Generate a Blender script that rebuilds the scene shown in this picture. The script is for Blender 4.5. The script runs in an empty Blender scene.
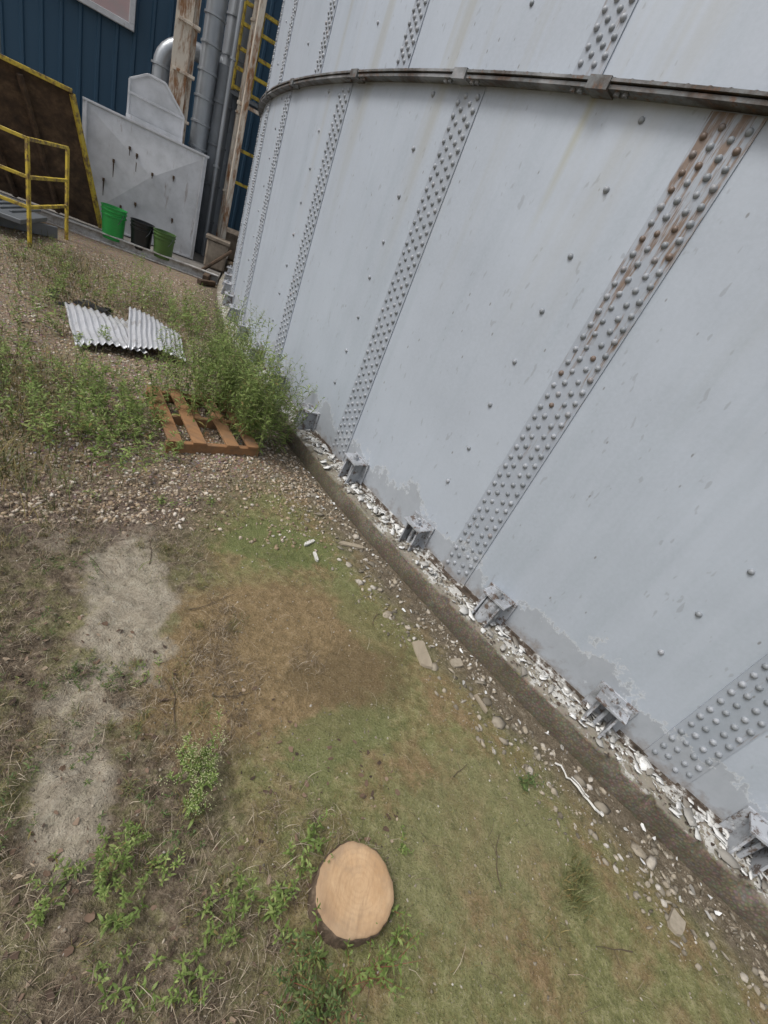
import bpy, math, random
import numpy as np
from mathutils import Vector, Matrix
random.seed(7); rng=np.random.default_rng(11)
S=bpy.context.scene
rad=math.radians
# ------------------------------------------------------------------ helpers
class NT:
    def __init__(s,name,rough=.8,metal=0.,spec=.4):
        s.m=bpy.data.materials.new(name); s.m.use_nodes=True; s.t=s.m.node_tree
        s.b=s.t.nodes["Principled BSDF"]; s.b.inputs["Roughness"].default_value=rough
        s.b.inputs["Metallic"].default_value=metal; s.b.inputs["Specular IOR Level"].default_value=spec
        s.tc=s.t.nodes.new("ShaderNodeTexCoord").outputs["Object"]
    def put(s,sock,v):
        if isinstance(v,bpy.types.NodeSocket): s.t.links.new(v,sock)
        elif v is not None:
            if sock.type=="RGBA" and len(v)==3: v=(*v,1)
            sock.default_value=v
    def map(s,scale=(1,1,1),loc=(0,0,0),rot=(0,0,0),typ="POINT",vec=None):
        n=s.t.nodes.new("ShaderNodeMapping"); n.vector_type=typ
        s.put(n.inputs["Vector"],vec or s.tc); n.inputs["Location"].default_value=loc
        n.inputs["Rotation"].default_value=rot; n.inputs["Scale"].default_value=scale
        return n.outputs[0]
    def noise(s,scale,detail=4,rough=.6,vec=None,dist=0):
        n=s.t.nodes.new("ShaderNodeTexNoise"); s.put(n.inputs["Vector"],vec or s.tc)
        n.inputs["Scale"].default_value=scale; n.inputs["Detail"].default_value=detail
        n.inputs["Roughness"].default_value=rough; n.inputs["Distortion"].default_value=dist
        return n.outputs[0]
    def voro(s,scale,out="Distance",feat="F1",vec=None):
        n=s.t.nodes.new("ShaderNodeTexVoronoi"); n.feature=feat; s.put(n.inputs["Vector"],vec or s.tc)
        n.inputs["Scale"].default_value=scale; return n.outputs[out]
    def ramp(s,fac,stops,interp="LINEAR"):
        n=s.t.nodes.new("ShaderNodeValToRGB"); e=n.color_ramp.elements; n.color_ramp.interpolation=interp
        while len(e)<len(stops): e.new(.5)
        for i,(p,c) in enumerate(stops):
            e[i].position=p
            if not hasattr(c,"__len__"): c=(c,c,c)
            e[i].color=(*c[:3],1)
        s.put(n.inputs[0],fac); return n.outputs[0]
    def mix(s,f,a,b,mode="MIX"):
        n=s.t.nodes.new("ShaderNodeMix"); n.data_type="RGBA"; n.blend_type=mode
        s.put(n.inputs[0],f); s.put(n.inputs[6],a); s.put(n.inputs[7],b); return n.outputs[2]
    def math(s,op,a,b=0.,clamp=False):
        n=s.t.nodes.new("ShaderNodeMath"); n.operation=op; n.use_clamp=clamp
        s.put(n.inputs[0],a); s.put(n.inputs[1],b); return n.outputs[0]
    def rng(s,v,a,b,c=0.,d=1.):
        n=s.t.nodes.new("ShaderNodeMapRange"); s.put(n.inputs[0],v)
        for i,x in enumerate((a,b,c,d)): n.inputs[i+1].default_value=x
        return n.outputs[0]
    def sep(s,vec=None):
        n=s.t.nodes.new("ShaderNodeSeparateXYZ"); s.put(n.inputs[0],vec or s.tc); return n.outputs
    def len(s,vec):
        n=s.t.nodes.new("ShaderNodeVectorMath"); n.operation="LENGTH"; s.put(n.inputs[0],vec); return n.outputs["Value"]
    def dist2(s,x,y):
        return s.len(s.map(scale=(1,1,1e-4),loc=(-x,-y,0)))
    def isl(s):
        return s.t.nodes.new("ShaderNodeNewGeometry").outputs["Random Per Island"]
    def bump(s,h,strength=.5,dist=.01,prev=None):
        n=s.t.nodes.new("ShaderNodeBump"); n.inputs["Strength"].default_value=strength; n.inputs["Distance"].default_value=dist
        s.put(n.inputs["Height"],h)
        if prev: s.put(n.inputs["Normal"],prev)
        s.t.links.new(n.outputs[0],s.b.inputs["Normal"]); return n.outputs[0]
    def col(s,c): s.put(s.b.inputs["Base Color"],c); return s
    def rgh(s,c): s.put(s.b.inputs["Roughness"],c); return s
def empty(name,loc=(0,0,0)):
    o=bpy.data.objects.new(name,None); o.location=loc; o.empty_display_size=.2; S.collection.objects.link(o); return o
def mkobj(name,V,F,mats,parent=None,smooth=False,mi=None):
    me=bpy.data.meshes.new(name); V=np.asarray(V,float).reshape(-1,3)
    if isinstance(F,np.ndarray):
        n,k=F.shape; me.vertices.add(len(V)); me.vertices.foreach_set("co",V.ravel())
        me.loops.add(n*k); me.loops.foreach_set("vertex_index",F.ravel().astype(np.int32))
        me.polygons.add(n); me.polygons.foreach_set("loop_start",np.arange(0,n*k,k,dtype=np.int32))
        me.polygons.foreach_set("loop_total",np.full(n,k,dtype=np.int32)); me.update(calc_edges=True); me.validate()
    else: me.from_pydata(V.tolist(),[],F)
    for m in (mats if isinstance(mats,(list,tuple)) else [mats]): me.materials.append(m.m if isinstance(m,NT) else m)
    if mi is not None: me.polygons.foreach_set("material_index",mi)
    if smooth: me.polygons.foreach_set("use_smooth",[True]*len(me.polygons))
    me.update()
    o=bpy.data.objects.new(name,me); S.collection.objects.link(o)
    if parent: o.parent=parent; o.location=-parent.location
    return o
class MB:
    def __init__(s): s.V=[]; s.F=[]; s.I=[]
    def add(s,V,F,mi=0):
        n=len(s.V); s.V+= [tuple(v) for v in V]; s.F+=[tuple(i+n for i in f) for f in F]; s.I+=[mi]*len(F)
    def box(s,c,size,rz=0,mi=0,M=None):
        hx,hy,hz=[a/2 for a in size]; b=min(hx,hy,hz)*.18
        R=Matrix.Rotation(rz,3,"Z") if M is None else M; c=Vector(c)
        V=[];idx={}
        for sx in(-1,1):
            for sy in(-1,1):
                for sz in(-1,1):
                    for ax in range(3):
                        p=[sx*(hx-b),sy*(hy-b),sz*(hz-b)]; p[ax]+=b*(sx,sy,sz)[ax]
                        idx[(sx,sy,sz,ax)]=len(V); V.append(c+R@Vector(p))
        F=[]
        for ax in range(3):
            o=[a for a in range(3) if a!=ax]
            for sg in(-1,1):
                q=[]
                for (u,v) in((-1,-1),(1,-1),(1,1),(-1,1)):
                    k=[0,0,0];k[ax]=sg;k[o[0]]=u;k[o[1]]=v;q.append(idx[(*k,ax)])
                if (sg>0)==(ax==1): q=q[::-1]
                F.append(q)
        for a in range(3):
            o=[x for x in range(3) if x!=a]
            for u in(-1,1):
                for v in(-1,1):
                    q=[]
                    for (sa,axx) in((-1,o[0]),(1,o[0]),(1,o[1]),(-1,o[1])):
                        k=[0,0,0];k[a]=sa;k[o[0]]=u;k[o[1]]=v;q.append(idx[(*k,axx)])
                    F.append(q)
        for sx in(-1,1):
            for sy in(-1,1):
                for sz in(-1,1): F.append([idx[(sx,sy,sz,a)] for a in range(3)])
        s.add(V,F,mi)
    def beam(s,a,b,w,h,mi=0,up=(0,0,1)):
        a=Vector(a);b=Vector(b);x=(b-a); L=x.length; x.normalize(); y=Vector(up).cross(x).normalized(); z=x.cross(y)
        M=Matrix((x,y,z)).transposed(); s.box((a+b)/2,(L,w,h),M=M,mi=mi)
    def lathe(s,prof,c=(0,0,0),n=24,mi=0,M=None):
        V=[];F=[];k=len(prof)
        for i in range(n):
            t=2*math.pi*i/n
            for r,z in prof:
                p=Vector((r*math.cos(t),r*math.sin(t),z)); p=(M@p if M else p)+Vector(c); V.append(p)
        for i in range(n):
            j=(i+1)%n
            for q in range(k-1): F.append((i*k+q,j*k+q,j*k+q+1,i*k+q+1))
        s.add(V,F,mi)
    def tube(s,P,r,n=8,mi=0,caps=True):
        P=[Vector(p) for p in P]; rr=r if hasattr(r,"__len__") else [r]*len(P); V=[];F=[]
        up=Vector((0,0,1)); prev=None
        for i,p in enumerate(P):
            d=(P[min(i+1,len(P)-1)]-P[max(i-1,0)]).normalized()
            if prev is None:
                x=d.cross(up)
                if x.length<.1: x=d.cross(Vector((1,0,0)))
                x.normalize()
            else: x=(prev-d*prev.dot(d)).normalized()
            prev=x; y=d.cross(x)
            for k in range(n):
                t=2*math.pi*k/n; V.append(p+(x*math.cos(t)+y*math.sin(t))*rr[i])
        for i in range(len(P)-1):
            for k in range(n): F.append((i*n+k,i*n+(k+1)%n,(i+1)*n+(k+1)%n,(i+1)*n+k))
        if caps: F.append(tuple(range(n))[::-1]); F.append(tuple((len(P)-1)*n+k for k in range(n)))
        s.add(V,F,mi)
    def obj(s,name,mats,parent=None,smooth=False):
        o=mkobj(name,s.V,s.F,mats,parent,False,s.I)
        if smooth: sharp(o)
        return o
def sharp(o,a=38):
    o.data.polygons.foreach_set("use_smooth",[True]*len(o.data.polygons))
    try: o.data.set_sharp_from_angle(angle=rad(a))
    except Exception: pass
_tab=rng.random((256,256))
def vn(x,y,sc,seed=0):
    x=np.asarray(x)*sc+seed*17.3; y=np.asarray(y)*sc+seed*9.1
    xi=np.floor(x).astype(int);yi=np.floor(y).astype(int);fx=x-xi;fy=y-yi;fx=fx*fx*(3-2*fx);fy=fy*fy*(3-2*fy)
    T=lambda a,b:_tab[a%256,b%256]
    return (T(xi,yi)*(1-fx)+T(xi+1,yi)*fx)*(1-fy)+(T(xi,yi+1)*(1-fx)+T(xi+1,yi+1)*fx)*fy
# ------------------------------------------------------------------ layout constants
CX,CY,R=9.158,14.128,14.691
ZR,RW=.135,.185; ZF=2.459
def P(phi,r=R,z=0.):
    a=rad(phi); return Vector((CX-r*math.cos(a),CY-r*math.sin(a),z))
def gz(x,y):
    x=np.asarray(x,float);y=np.asarray(y,float)
    d=np.hypot(x-CX,y-CY)-R-RW
    k=np.clip(d/.4,0,1)*np.clip((d+.5)/.3,0,1)
    far=np.clip((12-np.hypot(x,y))/4,0,1)
    thatch=np.clip((-.1-x-(y-.6)*.7)/.4,0,1)*(np.hypot(x,y)<3)
    z=(vn(x,y,1.1,1)-.5)*.05+(vn(x,y,4,2)-.5)*.020+(vn(x,y,14,3)-.5)*(.007+.022*thatch)+(vn(x,y,38,4)-.5)*(.004+.013*thatch)
    return z*k*far
def gzf(x,y): return float(gz(x,y))
# ------------------------------------------------------------------ materials
def paint_mat(name,base,strap=False):
    m=NT(name,.42,0,.45)
    z=m.sep()[2]
    big=m.noise(1.1,4,.6); c=m.mix(m.rng(big,.35,.7),base,tuple(a*.86 for a in base))
    st=m.noise(7,4,.6,m.map((1,1,.07))); c=m.mix(m.rng(st,.48,.75,0,.5),c,(base[0]*.74,base[1]*.77,base[2]*.76))
    fine=m.noise(60,3,.7); c=m.mix(m.rng(fine,.35,.7,0,.22),c,tuple(min(1,a*1.18) for a in base))
    ch=m.noise(30,2,.5,m.map((1,1,.4),rot=(.6,.5,0))); c=m.mix(m.rng(ch,.675,.71,0,.55),c,(.29,.31,.34))
    ch2=m.voro(13,vec=m.map((1,1,.5),rot=(.2,.1,0))); c=m.mix(m.rng(ch2,.04,.07,.8,0),c,(.2,.2,.2))
    nz=m.math("ADD",z,m.math("MULTIPLY",m.math("SUBTRACT",m.noise(3.0,8,.72),.5),.95))
    pm=m.rng(nz,.34,.358,1,0); prim=m.mix(m.noise(14,4,.7),(.25,.27,.29),(.40,.42,.45))
    edge=m.math("MULTIPLY",m.rng(nz,.335,.358,0,1),m.rng(nz,.358,.366,1,0))
    c=m.mix(m.math("MULTIPLY",pm,.7),c,prim); c=m.mix(m.math("MULTIPLY",edge,.45),c,(.68,.69,.68))
    gs=m.math("MULTIPLY",m.rng(m.noise(5,3,.6,m.map((1,1,.05),loc=(3,2,0))),.54,.72),m.rng(z,1.3,2.46))
    c=m.mix(m.math("MULTIPLY",gs,.42),c,(.33,.31,.23))
    p=P(51.75); s1=m.math("MULTIPLY",m.rng(m.dist2(p.x,p.y),0,.03,1,0),m.math("MULTIPLY",m.rng(z,1.85,2.46),m.math("LESS_THAN",z,2.47)))
    c=m.mix(m.math("MULTIPLY",s1,.65),c,(.36,.33,.17))
    rz=m.rng(m.math("ADD",z,m.math("MULTIPLY",m.math("SUBTRACT",m.noise(14,4,.7),.5),.34)),.14,.22,1,0)
    c=m.mix(m.math("MULTIPLY",rz,.65),c,m.mix(m.noise(30,2),(.10,.075,.06),(.34,.3,.26)))
    if strap:
        a=P(54.1); da=m.rng(m.dist2(a.x,a.y),.13,.35,1,0)
        hi=m.rng(z,.7,2.3)
        amt=m.math("ADD",m.math("MULTIPLY",m.math("MULTIPLY",da,hi),.165),m.math("MULTIPLY",m.rng(z,2.1,2.5),.05))
        rn=m.math("ADD",m.noise(42,4,.7,m.map((1,1,.10))),amt)
        rf=m.rng(rn,.64,.76)
        c=m.mix(m.math("MULTIPLY",rf,.85),c,m.mix(m.noise(40,2),(.085,.05,.03),(.27,.17,.095)))
    m.col(c); m.rgh(m.rng(big,.3,.7,.36,.55))
    h=m.math("ADD",m.math("MULTIPLY",m.noise(.9,2,.5),1.),m.math("MULTIPLY",fine,.012)); h=m.math("ADD",h,m.math("MULTIPLY",pm,-.012)); m.bump(h,.45,.07)
    return m
PB=(.43,.475,.535)
m_shell=paint_mat("tank_paint",PB); m_strap=paint_mat("tank_strap_paint",(.355,.39,.44),True)
m_riv=NT("rivet_paint",.42,0,.5)
_a=P(54.1); _z=m_riv.sep()[2]
_d=m_riv.math("MULTIPLY",m_riv.rng(m_riv.dist2(_a.x,_a.y),.10,.35,1,0),m_riv.rng(_z,1.0,2.4))
_i=m_riv.math("ADD",m_riv.isl(),m_riv.math("MULTIPLY",_d,.35))
m_riv.col(m_riv.mix(m_riv.rng(_i,.95,1.05,0,.85),m_riv.mix(m_riv.isl(),(.22,.24,.26),(.35,.37,.40)),(.14,.085,.05)))
m_ring=NT("ring_steel",.6,.0,.4)
c=m_ring.mix(m_ring.rng(m_ring.noise(6,5,.7),.42,.6),(.17,.18,.185),(.07,.055,.045)); c=m_ring.mix(m_ring.rng(m_ring.noise(25,4,.7),.53,.66,0,.85),c,(.15,.08,.045)); c=m_ring.mix(m_ring.rng(m_ring.noise(3,4,.6),.57,.65,0,.6),c,(.40,.42,.44))
m_ring.col(c); m_ring.bump(m_ring.noise(60,3,.7),.5,.004)
m_chair=NT("chair_steel",.5,.0,.5)
c=m_chair.mix(m_chair.rng(m_chair.noise(7,5,.7),.46,.6),(.40,.42,.45),(.24,.25,.26)); c=m_chair.mix(m_chair.rng(m_chair.noise(20,5,.75),.52,.60,0,.9),c,(.10,.065,.045)); c=m_chair.mix(m_chair.rng(m_chair.noise(11,4,.7,m_chair.map(loc=(4,4,4))),.6,.66,0,.8),c,(.58,.59,.6))
m_chair.col(c); m_chair.bump(m_chair.noise(50,3,.7),.4,.003)
m_chime=NT("chime_steel",.8); c=m_chime.ramp(m_chime.noise(16,5,.7),[(.3,(.03,.025,.02)),(.5,(.10,.075,.055)),(.56,(.32,.31,.29)),(.63,(.62,.62,.60))]); m_chime.col(c); m_chime.bump(m_chime.noise(40,3,.7),.7,.006)
m_rust=NT("rusty_steel",.85); m_rust.col(m_rust.ramp(m_rust.noise(7,6,.7),[(.3,(.03,.022,.016)),(.5,(.075,.048,.03)),(.66,(.13,.085,.05)),(.8,(.24,.17,.11))])); m_rust.bump(m_rust.noise(70,3,.7),.5,.004)
m_conc=NT("ring_concrete",.92,0,.2); zc=m_conc.sep()[2]
c=m_conc.ramp(m_conc.noise(5,5,.7),[(.3,(.12,.10,.075)),(.55,(.22,.19,.145)),(.75,(.33,.30,.245))])
vv=m_conc.voro(90); c=m_conc.mix(.30,c,m_conc.voro(90,"Color"),"MULTIPLY"); c=m_conc.mix(m_conc.rng(vv,.3,.55,0,.4),c,(.07,.058,.042))
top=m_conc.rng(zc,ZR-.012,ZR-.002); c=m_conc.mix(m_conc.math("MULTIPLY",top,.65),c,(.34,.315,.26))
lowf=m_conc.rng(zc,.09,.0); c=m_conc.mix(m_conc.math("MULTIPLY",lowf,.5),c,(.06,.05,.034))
rd=m_conc.dist2(CX,CY); wh=m_conc.math("MULTIPLY",m_conc.rng(m_conc.math("SUBTRACT",m_conc.noise(13,5,.72),m_conc.math("MULTIPLY",m_conc.rng(rd,R,R+.17),.14)),.43,.45),top)
c=m_conc.mix(m_conc.math("MULTIPLY",wh,.9),c,m_conc.mix(m_conc.noise(50,2),(.38,.37,.34),(.72,.72,.69)))
c=m_conc.mix(m_conc.math("MULTIPLY",m_conc.rng(m_conc.noise(2.5,4,.6,m_conc.map(loc=(5,5,5))),.5,.65),.3),c,(.10,.10,.05))
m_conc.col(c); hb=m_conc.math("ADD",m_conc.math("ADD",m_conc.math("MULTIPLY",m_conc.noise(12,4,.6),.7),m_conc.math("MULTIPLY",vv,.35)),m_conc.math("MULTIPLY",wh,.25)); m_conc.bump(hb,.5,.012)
m_flake=NT("paint_flakes",.8,0,.15); m_flake.col(m_flake.ramp(m_flake.isl(),[(0,(.22,.20,.17)),(.25,(.42,.41,.38)),(.5,(.62,.62,.6)),(1,(.76,.76,.74))]))
m_rustflake=NT("rust_flakes",.9); m_rustflake.col(m_rustflake.ramp(m_rustflake.isl(),[(0,(.05,.035,.025)),(.6,(.15,.11,.08)),(1,(.3,.26,.2))]))
m_stone=NT("gravel_stone",.85,0,.25)
m_stone.col(m_stone.ramp(m_stone.isl(),[(0,(.12,.09,.065)),(.2,(.29,.215,.14)),(.45,(.43,.33,.225)),(.65,(.32,.27,.22)),(.85,(.52,.44,.34)),(1,(.66,.61,.54))]))
m_rub=NT("rubble_stone",.9,0,.2); m_rub.col(m_rub.mix(m_rub.rng(m_rub.noise(45,3,.7),.4,.7,0,.4),m_rub.ramp(m_rub.isl(),[(0,(.12,.105,.08)),(.4,(.28,.25,.20)),(.75,(.40,.345,.265)),(1,(.56,.53,.48))]),(.17,.14,.095)))
def leafmat(name,a,b,c3,dead=.93,tr=.25):
    m=NT(name,.55,0,.3); i=m.isl()
    c=m.ramp(i,[(0,a),(.5,b),(dead-.03,c3),(dead,(.30,.24,.09)),(1,(.25,.17,.07))])
    c=m.mix(m.rng(m.noise(9,2),.35,.65,0,.5),c,tuple(x*.5 for x in b)); m.col(c)
    if tr:
        t=m.t.nodes.new("ShaderNodeBsdfTranslucent"); m.put(t.inputs[0],c); x=m.t.nodes.new("ShaderNodeMixShader"); x.inputs[0].default_value=tr
        m.t.links.new(m.b.outputs[0],x.inputs[1]); m.t.links.new(t.outputs[0],x.inputs[2]); m.t.links.new(x.outputs[0],m.t.nodes["Material Output"].inputs[0])
    return m
m_leaf=leafmat("weed_leaf",(.10,.155,.035),(.22,.31,.08),(.37,.44,.15),.955)
m_leafd=leafmat("dark_weed_leaf",(.055,.09,.03),(.12,.18,.055),(.22,.27,.10),.88,.15)
m_grass=leafmat("grass_blade",(.085,.10,.035),(.17,.19,.07),(.28,.27,.13),.66,0)
m_straw=NT("dead_straw",.8); m_straw.col(m_straw.ramp(m_straw.isl(),[(0,(.065,.05,.037)),(.4,(.16,.12,.082)),(.75,(.31,.245,.17)),(1,(.52,.45,.34))]))
m_litter=NT("leaf_litter",.85); m_litter.col(m_litter.ramp(m_litter.isl(),[(0,(.05,.034,.025)),(.5,(.14,.09,.06)),(.8,(.24,.165,.115)),(1,(.40,.32,.23))]))
m_stem=NT("stem",.7); m_stem.col((.16,.18,.07)); m_redstem=NT("red_stem",.7); m_redstem.col((.22,.07,.045))
m_flower=NT("pale_flower",.7); m_flower.col((.50,.52,.28))
m_twig=NT("twig",.9); m_twig.col((.10,.075,.05))
# ------------------------------------------------------------------ ground
g=NT("ground_soil",.93,0,.2)
xy=g.map((1,1,0.0001))
nb=g.noise(2.2,5,.65,xy); nf=g.noise(24,5,.76,xy); nm=g.noise(7,5,.68,xy); nvf=g.noise(130,3,.75,xy)
mud=g.ramp(nf,[(.3,(.15,.108,.056)),(.5,(.255,.183,.094)),(.72,(.38,.285,.165))])
green=g.ramp(nf,[(.28,(.10,.108,.042)),(.5,(.205,.205,.085)),(.72,(.36,.34,.18))])
thatch=g.ramp(nf,[(.3,(.045,.035,.025)),(.46,(.125,.096,.067)),(.6,(.24,.19,.135)),(.75,(.42,.35,.265))])
slab=g.ramp(nf,[(.28,(.23,.195,.145)),(.5,(.38,.335,.26)),(.72,(.52,.475,.385))])
gv=g.voro(46,vec=xy)
grav=g.mix(g.rng(gv,0,.6),g.mix(.5,g.voro(46,"Color",vec=xy),(.42,.33,.24),"MULTIPLY"),(.14,.105,.07)); grav=g.mix(.6,grav,g.ramp(nf,[(.3,(.17,.128,.085)),(.7,(.44,.34,.235))]))
def ell(x,y,rx,ry,rot=0,amp=.9,lo=.75,hi=1.2):
    L=g.len(g.map((rx,ry,1e5),(x,y,0),(0,0,rot),"TEXTURE"))
    nn=g.math("ADD",g.math("MULTIPLY",g.math("SUBTRACT",nb,.5),amp*1.6),g.math("MULTIPLY",g.math("SUBTRACT",nm,.5),amp*1.6))
    nn=g.math("ADD",nn,g.math("MULTIPLY",g.math("SUBTRACT",nf,.5),amp*.8))
    return g.rng(g.math("ADD",L,nn),lo,hi,1,0)
c=g.mix(g.rng(g.math("ADD",nb,g.math("MULTIPLY",nm,.9)),.88,1.12),green,mud)
sx=g.sep(); X=sx[0];Y=sx[1]
th=g.rng(g.math("ADD",g.math("ADD",g.math("MULTIPLY",X,-1),g.math("MULTIPLY",Y,-.75)),g.math("MULTIPLY",g.math("SUBTRACT",nm,.5),1.5)),-.62,-.38)
c=g.mix(th,c,g.mix(g.rng(nm,.46,.60,0,.6),thatch,green))
c=g.mix(ell(-.20,1.30,.60,.42,.75,.65,.88,1.08),c,mud)
c=g.mix(g.math("MULTIPLY",ell(.20,1.35,.3,.2,.8,1.0,.7,1.2),.6),c,(.135,.10,.052))
c=g.mix(g.math("MULTIPLY",ell(-.45,2.0,.42,.19,.5,.9,.8,1.2),.85),c,g.mix(nf,(.09,.12,.035),(.24,.26,.105)))
c=g.mix(g.math("MULTIPLY",ell(.10,1.75,.25,.12,-.7,1.),.6),c,g.mix(nf,(.10,.12,.04),(.26,.27,.12)))
c=g.mix(g.math("MULTIPLY",ell(.2,1.05,.25,.12,.8,1.2),.7),c,g.mix(nf,(.10,.12,.045),(.25,.26,.11)))
c=g.mix(g.math("MULTIPLY",ell(.85,.95,.4,.3,.8,.9),.5),c,g.mix(nf,(.16,.16,.07),(.34,.32,.17)))
c=g.mix(g.math("MULTIPLY",ell(-.82,1.24,.47,.17,2.28,1.0,.84,1.12),.9),c,slab)
c=g.mix(g.math("MULTIPLY",ell(-.46,.52,.20,.10,2.3,1.2,.75,1.15),.8),c,slab); c=g.mix(g.math("MULTIPLY",ell(-.66,.80,.15,.10,2.2,1.2,.8,1.2),.75),c,slab)
c=g.mix(g.math("MULTIPLY",ell(-1.2,1.45,.25,.08,.8,1.1,.85,1.1),.6),c,slab)
ln=g.math("ADD",g.math("MULTIPLY",X,-.755),g.math("MULTIPLY",Y,.655))
lnn=g.math("ADD",ln,g.math("MULTIPLY",g.math("SUBTRACT",nm,.5),.8))
lit=g.math("MULTIPLY",g.rng(lnn,1.75,1.95),g.rng(X,-.75,-1.1))
c=g.mix(lit,c,g.ramp(nf,[(.3,(.09,.065,.055)),(.55,(.21,.16,.128)),(.75,(.36,.29,.23))]))
c=g.mix(g.rng(lnn,2.05,2.5),c,grav)
rr=g.math("ADD",g.dist2(CX,CY),g.math("MULTIPLY",g.math("SUBTRACT",nm,.5),.5))
c=g.mix(g.rng(rr,R+.30,R+.50,1,0),c,g.ramp(nf,[(.3,(.085,.068,.046)),(.55,(.19,.155,.11)),(.75,(.34,.295,.225))]))
c=g.mix(g.rng(nvf,.56,.68,0,.55),c,(.42,.37,.28)); c=g.mix(g.rng(nvf,.32,.44,.65,0),c,(.045,.036,.023))
g.col(c); g.bump(g.math("ADD",nf,g.math("MULTIPLY",nvf,.35)),1.,.022)
def spaced(lo,hi,dl,dh,fine,mid):
    a=list(np.arange(dl,dh,fine)); x=dl
    while x>lo: x-=mid; a.append(x)
    x=dh
    while x<hi: x+=mid; a.append(x)
    s=mid; x=min(a)
    while x>-160: s*=1.35; x-=s; a.append(x)
    s=mid; x=max(a)
    while x<160: s*=1.35; x+=s; a.append(x)
    return np.array(sorted(a))
gx=spaced(-6.5,3,-1.6,2.1,.014,.06); gy=spaced(-.5,8,.1,2.6,.014,.06)
GX,GY=np.meshgrid(gx,gy,indexing="ij"); GZ=gz(GX,GY); nX,nY=GX.shape
I=np.arange(nX*nY).reshape(nX,nY); F=np.stack([I[:-1,:-1],I[1:,:-1],I[1:,1:],I[:-1,1:]],-1).reshape(-1,4)
mkobj("ground",np.stack([GX,GY,GZ],-1).reshape(-1,3),F,g,smooth=True)
# ------------------------------------------------------------------ tank
tank=empty("storage_tank",(CX,CY,0))
def ring(prof,a0,a1,n,closed=False):
    A=np.linspace(a0,a1,n+1); V=[];F=[];k=len(prof)
    for a in A:
        for r,z in prof: V.append(P(a,r,z))
    for i in range(n):
        for q in range(k if closed else k-1): F.append((i*k+q,(i+1)*k+q,(i+1)*k+(q+1)%k,i*k+(q+1)%k))
    return V,F
V,F=ring([(R,ZR+.01),(R,.8),(R,1.6),(R,ZF),(R,3.3),(R,4.1),(R,4.9),(R,6.1),(R,7.3),(R-.05,7.34),(R*.5,8.6),(.01,9.1)],0,360,400); mkobj("shell",V,F,m_shell,tank,True)
low=[48.79+5.37*k for k in range(-8,-2)]+[37.25,43.1,48.79,54.1,59.35]+[59.35+5.37*k for k in range(1,8)]
upp=[51.4+5.5*k for k in range(-8,8)]
mb=MB()
def strap(phi,z0,z1,hw,t=.009):
    d=math.degrees(hw/R); V,F=[],[]
    for s_ in np.linspace(-1,1,5):
        e=.003 if abs(s_)==1 else 0
        for (r,z) in((R-.002,z0),(R+t-e,z0),(R+t-e,z1),(R-.002,z1)): V.append(P(phi+d*s_,r,z))
    for i in range(4):
        for q in range(3): F.append((i*4+q,(i+1)*4+q,(i+1)*4+q+1,i*4+q+1))
    F.append((0,1,2,3)); F.append((16,19,18,17)); mb.add(V,F)
RV=[]
def rivrows(phi,z0,z1,pitch,offs):
    for j,o in enumerate(offs):
        z=z0+.03+(pitch/2 if j%2 else 0)
        while z<z1-.02: RV.append((phi+math.degrees(o/R)+random.gauss(0,.004),z+random.gauss(0,.0015),R+.008,.0138)); z+=pitch
for p_ in low: strap(p_,ZR+.02,ZF-.025,.096); rivrows(p_,ZR+.05,ZF-.04,.058,(-.070,-.027,.027,.070))
for p_ in upp: strap(p_,ZF+.03,4.88,.075); rivrows(p_,ZF+.05,4.86,.058,(-.052,-.018,.018,.052))
mb.obj("seam_straps",m_strap,tank,True)
for p_ in low:
    z=2.39
    for k in range(8):
        RV.append((p_-1.3+random.gauss(0,.03),z+random.gauss(0,.006),R,.014)); z-=.253
for p_ in upp:
    for z in (2.75,3.1,3.5,3.9,4.3): RV.append((p_-1.9,z,R,.013))
A=np.array(RV); n=len(A)
tpl=[]
for rr_,hh in((1.0,0),(.86,.5),(.5,.82)):
    for k in range(8): t=2*math.pi*k/8; tpl.append((rr_*math.cos(t),rr_*math.sin(t),hh))
tpl.append((0,0,.92)); tpl=np.array(tpl)
ph=np.radians(A[:,0]); out=np.stack([-np.cos(ph),-np.sin(ph),0*ph],1); tan=np.stack([np.sin(ph),-np.cos(ph),0*ph],1); cen=np.stack([CX-A[:,2]*np.cos(ph),CY-A[:,2]*np.sin(ph),A[:,1]],1)
sc=A[:,3][:,None,None]*rng.uniform(.92,1.08,(n,1,1))
VV=cen[:,None]+sc*(tpl[None,:,0:1]*tan[:,None]+tpl[None,:,1:2]*np.array([0,0,1.])+tpl[None,:,2:3]*out[:,None])
fq=[(r_*8+k,r_*8+(k+1)%8,(r_+1)*8+(k+1)%8,(r_+1)*8+k) for r_ in range(2) for k in range(8)]+[(16+k,16+(k+1)%8,24,24) for k in range(8)]
FT=[]
for a_,b_,c_,d_ in fq:
    FT.append((a_,b_,c_)); 
    if c_!=d_: FT.append((a_,c_,d_))
FT=np.array(FT); FF=(FT[None]+(np.arange(n)*25)[:,None,None]).reshape(-1,3)
mkobj("rivets",VV.reshape(-1,3),FF,m_riv,tank,True)
mb=MB()
for zf in (ZF,4.9,7.28):
    V,F=ring([(R-.01,zf-.018),(R+.066,zf-.018),(R+.066,zf-.004),(R-.01,zf-.004)],0,360,400,True); mb.add(V,F)
    V,F=ring([(R-.01,zf+.003),(R+.074,zf+.003),(R+.074,zf+.014),(R+.010,zf+.016),(R+.008,zf+.04),(R-.01,zf+.04)],0,360,400,True); mb.add(V,F)
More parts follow.
